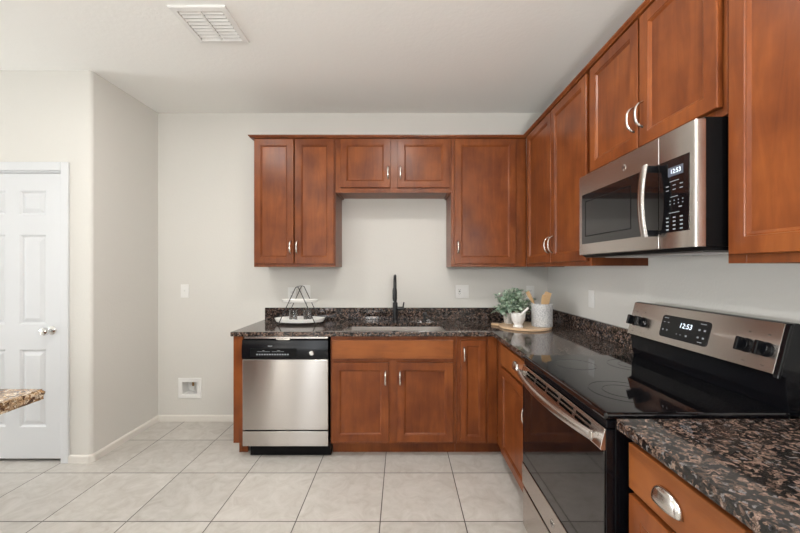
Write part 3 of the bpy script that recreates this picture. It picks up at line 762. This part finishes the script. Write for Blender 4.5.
# ------------------------------------------------------------------ electrical plates (built about the origin, facing -Y)
def plate(name, label, loc, kinds, rotz=0, cat='outlet', hh=.118):
    n_ = len(kinds); W = .072+.046*(n_-1)
    t = thing(name, label, cat, loc); t.rotation_euler = (0, 0, 0)
    L = BACK(0); parts = []
    T0 = t.location.copy(); t.location = (0, 0, 0)
    MB().box(-W/2, W/2, .0005, .006, -hh/2, hh/2, L).out('cover_plate', M['plate'], t, bevel=.003)
    for i, kd in enumerate(kinds):
        u = (i-(n_-1)/2)*.046
        if kd == 'rocker':
            MB().prism([(.006, -.033), (.0075, -.033), (.010, .0), (.0075, .033), (.006, .033)], lambda n, z, uu: L(uu, n, z), u-.0165, u+.0165).out('rocker', M['plate'], t, bevel=.001)
        elif kd == 'toggle':
            MB().box(u-.005, u+.005, .006, .008, -.012, .012, L).out('collar', M['plate'], t)
            MB().prism([(.006, -.004), (.017, .006), (.015, .011), (.006, .006)], lambda n, z, uu: L(uu, n, z), u-.004, u+.004).out('toggle', M['plate'], t)
        else:
            f_ = MB().box(u-.0165, u+.0165, .006, .008, -.034, .034, L).out('receptacle', M['plate'], t, bevel=.001)
            m = MB()
            for z in (.017, -.017):
                m.box(u-.008, u-.0055, .008, .0083, z-.004, z+.005, L).box(u+.0055, u+.008, .008, .0083, z-.004, z+.005, L).box(u-.002, u+.002, .008, .0083, z-.010, z-.006, L)
            m.out('slots', M['slot'], f_)
            if kd == 'gfci': MB().box(u-.007, u+.007, .008, .0095, -.004, .004, L).out('test_button', M['slot'], f_)
    for i in range(n_):
        for z in (-.049, .049): MB().disc(((i-(n_-1)/2)*.046, -.006, z), .003, (0, -1, 0), .0008, 10).out('screw', M['plate'], t)
    t.location = T0; t.rotation_euler = (0, 0, rotz)
    return t
Y0 = D-.0005
def pw(px, py): p = at(px, py, D); return (p.x, Y0, p.z)
plate('light_switch', 'white light switch plate alone on the bare wall left of the counter', pw(185, 291), ['toggle'], cat='light switch')
plate('wall_outlet', 'white outlet plate behind the left half of the tiered tray', pw(292, 294), ['outlet'])
plate('light_switch', 'white switch plate behind the right half of the tiered tray, set slightly higher', pw(306.5, 292), ['rocker'], cat='light switch', hh=.127)
plate('wall_outlet', 'double white plate with outlet and switch on the wall right of the faucet', pw(462, 291.5), ['gfci', 'rocker'])
plate('wall_outlet', 'white outlet plate half hidden behind the plant and utensil crock', pw(530, 292.5), ['outlet'])
plate('wall_outlet', 'white blank-looking plate on the right wall between crock and stove', (XR-.0005, 2.43, 1.150), ['rocker'], rotz=-PI/2)

# water supply box (for a refrigerator) low on the back wall: frame stands proud, liner set in it
c = pw(190, 388)
t = thing('water_supply_box', 'white recessed water supply box with a small valve, low on the back wall', 'valve box', c)
cx, cz = c[0], c[2]; W2, H2 = .101, .090; w2, h2 = .068, .056
L = BACK(D-.0005)
m, R = MB().ringpanel(cx-W2, cx+W2, cz-H2, cz+H2, [(0, 0), (0, .006), (.003, .008), (.034, .007), (.036, .005), (.0365, -.085)], L); m.b.faces.new(R[-1])
m.out('box_frame', M['plate'], t)
v0 = MB().tube([L(cx+.006, -.040, cz+.049), L(cx+.006, -.040, cz+.008)], .010, 12).out('valve', M['brass'], t, smooth=True)
MB().tube([L(cx+.006, -.040, cz+.008), L(cx+.006, -.040, cz-.036)], .008, 12).out('connector', M['plate'], v0, smooth=True)

# ------------------------------------------------------------------ ceiling vent, ceiling lights and added fill lamps
vx0, vx1, vy0, vy1 = -1.237, -.932, 1.868, 2.172
t = thing('ceiling_vent', 'white louvred air vent in the ceiling at upper left', 'vent', ((vx0+vx1)/2, (vy0+vy1)/2, ZC))
m = MB()
FC = lambda u, n, v: Vector((u, v, ZC-n))
m.ringpanel(vx0, vx1, vy0, vy1, [(0, 0), (0, .006), (.004, .012), (.030, .014), (.033, .010), (.033, .001)], FC); m.out('frame', M['plate'], t)
MB().box((vx0+vx1)/2-.006, (vx0+vx1)/2+.006, .001, .013, vy0+.033, vy1-.033, FC).out('divider', M['plate'], t)
MB().box(vx0+.030, vx1-.030, .0003, .001, vy0+.030, vy1-.030, FC).out('duct', M['slot'], t)
m = MB(); xm = (vx0+vx1)/2
for i in range(9):
    y = vy0+.040+i*.0275
    for a, b in ((vx0+.034, xm-.007), (xm+.007, vx1-.034)):
        m.prism([(y+.0145, .012), (y+.016, .0125), (y+.005, .004), (y+.0035, .0035)], lambda v, n, u: FC(u, n, v), a, b)
m.out('louvers', M['plate'], t)
for i, (x, y) in enumerate(CANS):
    t = thing('ceiling_light', ['recessed ceiling light above the floor left of the stove', 'recessed ceiling light in front of the sink', 'recessed ceiling light behind the camera at left', 'recessed ceiling light behind the camera at right'][i], 'lamp', (x, y, ZC), 'recessed ceiling lights')
    MB().lathe([(.062, 0), (.095, 0), (.095, -.003), (.090, -.006), (.066, -.004), (.062, 0)], (x, y, ZC), 32).out('trim_ring', M['plate'], t, smooth=True)
    MB().lathe([(0, -.0015), (.0625, -.0015), (.0625, -.0005), (0, -.0005)], (x, y, ZC), 32).out('lens', M['lens'], t)
    l = bpy.data.lights.new('lamp_light', 'AREA'); l.shape = 'DISK'; l.size = .12; l.energy = CAN_POWER; l.color = (1, .975, .94)
    lo = bpy.data.objects.new('lamp_light', l); C.objects.link(lo); lo.parent = t; lo.location = (0, 0, -.012)

x, y, z = FILL_UPLIGHTER
t = thing('added_fill_lamp', 'added uplighter with a white bowl, unseen fill light behind the camera at right', 'lamp', (x, y, 0))
MB().lathe([(0, 0), (.15, 0), (.15, .012), (.05, .022), (.015, .03), (0, .03)], (x, y, 0), 32).out('base', M['nickel'], t, smooth=True)
MB().tube([(x, y, .025), (x, y, z-.10)], .013, 12).out('pole', M['nickel'], t, smooth=True)
MB().lathe([(0, -.105), (.06, -.10), (.14, -.07), (.20, -.02), (.205, -.018), (.145, -.062), (.06, -.092), (0, -.095)], (x, y, z), 36).out('bowl', M['plate'], t, smooth=True)
MB().lathe([(.09*math.sin(PI*k/20), .09*math.cos(PI*k/20)) for k in range(21)], (x, y, z), 32).out('bulb', M['bulb'], t, smooth=True)
x, y, z = FILL_GLOBE
t = thing('added_fill_lamp', 'added fill light with a glowing globe on a pole, unseen behind the camera', 'lamp', (x, y, 0))
MB().lathe([(0, 0), (.15, 0), (.15, .012), (.05, .022), (.015, .03), (0, .03)], (x, y, 0), 32).out('base', M['nickel'], t, smooth=True)
MB().tube([(x, y, .025), (x, y, z-.13)], .013, 12).out('pole', M['nickel'], t, smooth=True)
MB().lathe([(.14*math.sin(PI*k/20), .14*math.cos(PI*k/20)) for k in range(21)], (x, y, z), 32).out('globe', M['globe'], t, smooth=True)

# ------------------------------------------------------------------ island corner, lower left
ix1, iy1, IY0 = -1.316, 1.312, .50
t = thing('kitchen_island', 'island counter corner with rough-edged golden granite at the left edge', 'island', (-2.1, .9, 0))
m = MB(); nseg = 90; loop = []
def edgepts(p, q, n): return [(p[0]+(q[0]-p[0])*i/n, p[1]+(q[1]-p[1])*i/n) for i in range(n)]
P = edgepts((-2.9, IY0), (ix1, IY0), 8)+edgepts((ix1, IY0), (ix1, iy1), 60)+edgepts((ix1, iy1), (-2.9, iy1), 90)+edgepts((-2.9, iy1), (-2.9, IY0), 8)
cxm, cym = -2.1, .4; rows_ = []
for j, (z, ins) in enumerate(((.914, .005), (.911, .002), (.902, .0), (.892, .001), (.883, .0), (.8762, .003))):
    row = []
    for (x, y) in P:
        jit = random.uniform(0, .006) if 0 < j < 5 else random.uniform(0, .003)
        row.append(m.b.verts.new((x+(ins+jit)*(1 if x == -2.9 else -1 if x == ix1 else 0), y+(ins+jit)*(1 if y == IY0 else -1 if y == iy1 else 0), z)))
    rows_.append(row)
for A_, B_ in zip(rows_, rows_[1:]):
    for i in range(len(A_)): m.b.faces.new([A_[i], A_[(i+1) % len(A_)], B_[(i+1) % len(A_)], B_[i]])
m.b.faces.new(rows_[0]); m.b.faces.new(rows_[-1])
m.out('countertop', M['gold'], t)
MB().box(-2.85, -1.62, .55, 1.10, .098, .876).out('base', M['wood'], t, bevel=.002)
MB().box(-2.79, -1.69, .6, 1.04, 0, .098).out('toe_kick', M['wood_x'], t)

# ------------------------------------------------------------------ tiered tray and glasses
tx, ty = -.835, 2.905
t = thing('tiered_tray', 'two-tier white oval tray on a black wire stand on the left counter', 'tray', (tx, ty, ZT))
def oval(z, a, b, hgt, name):
    pr = [(0, .003), (.80, .003), (.90, .006), (.97, hgt), (1.0, hgt+.001), (1.0, hgt-.002), (.93, .0), (.80, -.003), (0, -.003)]
    MB().lathe(pr, (tx, ty, z), 48, sx=a, sy=b).out(name, M['ceramic'], t, smooth=True)
oval(ZT+.019, .205, .105, .028, 'lower_tray'); oval(ZT+.178, .150, .075, .020, 'upper_tray')
m = MB(); zt_ = ZT+.305
for yy in (ty-.085, ty+.085):
    pth = [(tx-.148, yy+(-.012 if yy < ty else .012), ZT+.003), (tx-.145, yy, ZT+.012), (tx-.012, yy*.95+ty*.05, zt_-.006), (tx, yy*.95+ty*.05, zt_), (tx+.012, yy*.95+ty*.05, zt_-.006), (tx+.145, yy, ZT+.012), (tx+.148, yy+(-.012 if yy < ty else .012), ZT+.003)]
    m.tube(pth, .0034, 8)
m.tube([(tx, ty-.081, zt_), (tx, ty, zt_+.003), (tx, ty+.081, zt_)], .0032, 8)
for z, hx in ((ZT+.0135, .140), (ZT+.1725, .063)):
    for s in (-1, 1): m.tube([(tx+s*hx, ty-(.083 if z < 1 else .065), z), (tx+s*hx, ty+(.083 if z < 1 else .065), z)], .0025, 8)
m.out('wire_stand', M['fmetal'], t, smooth=True)
def tumbler(loc, label):
    o = MB().lathe([(0, 0), (.030, 0), (.033, .004), (.0345, .092), (.0335, .0925), (.0315, .088), (.030, .010), (0, .008)], (0, 0, 0), 32).out('drinking_glass', M['glass'], smooth=True)
    o.location = loc; return tag(o, label, 'glass', 'drinking glasses on the tiered tray')
g1 = tumbler((tx-.052, ty-.01, ZT+.0225), 'clear drinking glass on the lower tray, left of the pair')
g2 = g1.copy(); C.objects.link(g2); g2.location = (tx+.066, ty-.01, ZT+.0225); g2['label'] = 'clear drinking glass on the lower tray, right of the pair'

# ------------------------------------------------------------------ corner group: board, plant, mortar, crock
bx, by, br = .938, 2.715, .192
m = MB(); P = []
ang = math.radians(152)
hx, hy = math.cos(ang), math.sin(ang)
for i in range(57):
    a = ang+.14+(2*PI-.28)*i/56; P.append((bx+br*math.cos(a), by+br*math.sin(a)))
tipx, tipy = bx+hx*(br+.04), by+hy*(br+.04)
for i in range(9):
    a = ang-PI/2+PI*i/8; P.append((tipx+.024*math.cos(a), tipy+.024*math.sin(a)))
P = P[:57]+P[57:]
m.prism(P, lambda p, q, z: Vector((p, q, z)), ZT+.001, ZT+.017)
tag(m.out('cutting_board', M['board'], bevel=.004), 'round pale wooden cutting board with a short handle in the counter corner', 'cutting board')
ZBd = ZT+.0175
px_, py_ = .848, 2.812
t = thing('potted_plant', 'leafy sage green plant in a small grey pot at the back of the board', 'plant', (px_, py_, ZBd))
MB().lathe([(0, 0), (.034, 0), (.038, .006), (.046, .075), (.048, .085), (.043, .085), (.040, .070), (0, .068)], (px_, py_, ZBd), 28).out('pot', M['pot'], t, smooth=True)
mst = MB(); mlf = MB()
top = Vector((px_, py_, ZBd+.07)); rnd = random.Random(11)
def leaf(p, d, L, W):
    if (Vector((p.x, p.y, 0))-Vector((1.052, 2.668, 0))).length < .135: return
    d = d.normalized(); s = d.cross(Vector((rnd.uniform(-.5, .5), rnd.uniform(-.5, .5), 1))).normalized(); n = s.cross(d).normalized()
    prof = [(0, .05), (.2, .62), (.45, 1.0), (.7, .86), (.9, .45), (1.0, .04)]
    V = []
    for a, b in prof:
        cpt = p+d*L*a-n*L*.18*a*a; V.append([mlf.b.verts.new(cpt+s*W*b+n*W*.25*b), mlf.b.verts.new(cpt), mlf.b.verts.new(cpt-s*W*b+n*W*.25*b)])
    for A_, B_ in zip(V, V[1:]):
        mlf.b.faces.new([A_[0], A_[1], B_[1], B_[0]]); mlf.b.faces.new([A_[1], A_[2], B_[2], B_[1]])
for i in range(84):
    az = rnd.uniform(0, 2*PI); el = rnd.uniform(-.45, 1.45); L_ = rnd.uniform(.09, .15)
    dirv = Vector((math.cos(az)*math.cos(el)*1.08, math.sin(az)*math.cos(el)*.95, math.sin(el)*.95))
    end = top+Vector((.035, -.01, .06))+dirv*L_
    end.y = min(end.y, D-.06); end.x = min(end.x, 1.1)
    midp = top+Vector((dirv.x*.03, dirv.y*.03, .06)); pth = []
    for k in range(8):
        s_ = k/7; pth.append((1-s_)**2*top+2*s_*(1-s_)*midp+s_*s_*end)
    mst.tube(pth, .0014, 5)
    for k in range(3, 8):
        for q in range(2 if k < 7 else 3):
            dd = (pth[k]-pth[k-1]).normalized()+Vector((rnd.gauss(0, .75), rnd.gauss(0, .75), rnd.gauss(.1, .6)))
            leaf(pth[k]+Vector((rnd.gauss(0, .004), rnd.gauss(0, .004), rnd.gauss(0, .004))), dd, rnd.uniform(.026, .038), rnd.uniform(.011, .0155))
mst.out('stems', M['stem'], t, smooth=True)
o = mlf.out('foliage', M['leaf'], t, smooth=True)
mx_, my_ = .862, 2.635
t = thing('mortar', 'small white marble mortar at the front of the cutting board', 'mortar', (mx_, my_, ZBd))
MB().lathe([(0, 0), (.036, 0), (.038, .006), (.030, .016), (.031, .024), (.044, .045), (.050, .075), (.052, .096), (.050, .099), (.045, .097), (.040, .07), (.025, .04), (0, .034)], (mx_, my_, ZBd), 36).out('bowl', M['marble'], t, smooth=True)
m = MB().tube([(mx_-.010, my_, ZBd+.052), (mx_+.02, my_-.002, ZBd+.088), (mx_+.060, my_-.004, ZBd+.128), (mx_+.074, my_-.005, ZBd+.142)], [.013, .010, .0095, .008], 14)
tag(m.out('pestle', M['marble'], smooth=True), 'white marble pestle leaning out of the mortar', 'pestle')
kx, ky = 1.052, 2.668; kr = .075
o = MB().lathe([(0, 0), (kr-.004, 0), (kr, .004), (kr, .168), (kr-.003, .171), (kr-.006, .168), (kr-.007, .012), (0, .010)], (kx, ky, ZBd), 40).out('utensil_crock', M['stone'], smooth=True)
tag(o, 'speckled grey stoneware crock holding wooden utensils on the board', 'crock')
def utensil(name, label, base, tip, head, ww, wt, kind):
    """handle from base towards tip; flat head of length head at the tip"""
    b, tp = Vector(base), Vector(tip); d = (tp-b).normalized()
    t = thing(name, label, 'utensil', base)
    hs = tp-d*head
    MB().tube([b, b+(hs-b)*.5, hs+d*.02], [.0055, .006, .006], 10).out('handle', M['spoon'], t, smooth=True)
    s = d.cross(Vector((0, 1, 0))).normalized(); n = s.cross(d)
    prof = {'spatula': [(0, .25), (.25, .85), (.5, .97), (.85, 1), (1, .92)], 'spoon': [(0, .25), (.2, .65), (.5, 1), (.8, .8), (.95, .4), (1, .1)], 'stick': [(0, .7), (.3, .8), (.7, .95), (1, .9)]}[kind]
    m = MB(); V = []
    for a, wv in prof:
        c_ = hs+d*head*a; V.append([m.b.verts.new(c_+s*ww*wv*e1+n*wt*e2) for e1, e2 in ((1, .3), (.4, 1), (-.4, 1), (-1, .3), (-1, -.3), (-.4, -1), (.4, -1), (1, -.3))])
    for A_, B_ in zip(V, V[1:]):
        for k in range(8): m.b.faces.new([A_[k], A_[(k+1) % 8], B_[(k+1) % 8], B_[k]])
    m.b.faces.new(V[0]); m.b.faces.new(V[-1]); m.out('head', M['spoon'], t, smooth=True)
zc = ZBd+.014
utensil('wooden_spoon', 'narrow wooden utensil leaning out of the crock to the left', (kx+.03, ky+.01, zc), (kx-.112, ky-.005, zc+.245), .09, .015, .005, 'stick')
utensil('wooden_spatula', 'broad wooden spatula standing in the middle of the crock', (kx-.01, ky-.02, zc), (kx+.022, ky-.028, zc+.222), .10, .032, .004, 'spatula')
utensil('wooden_spatula', 'pale wooden spatula leaning right behind the others in the crock', (kx-.03, ky+.02, zc), (kx+.062, ky+.03, zc+.238), .10, .026, .004, 'spatula')
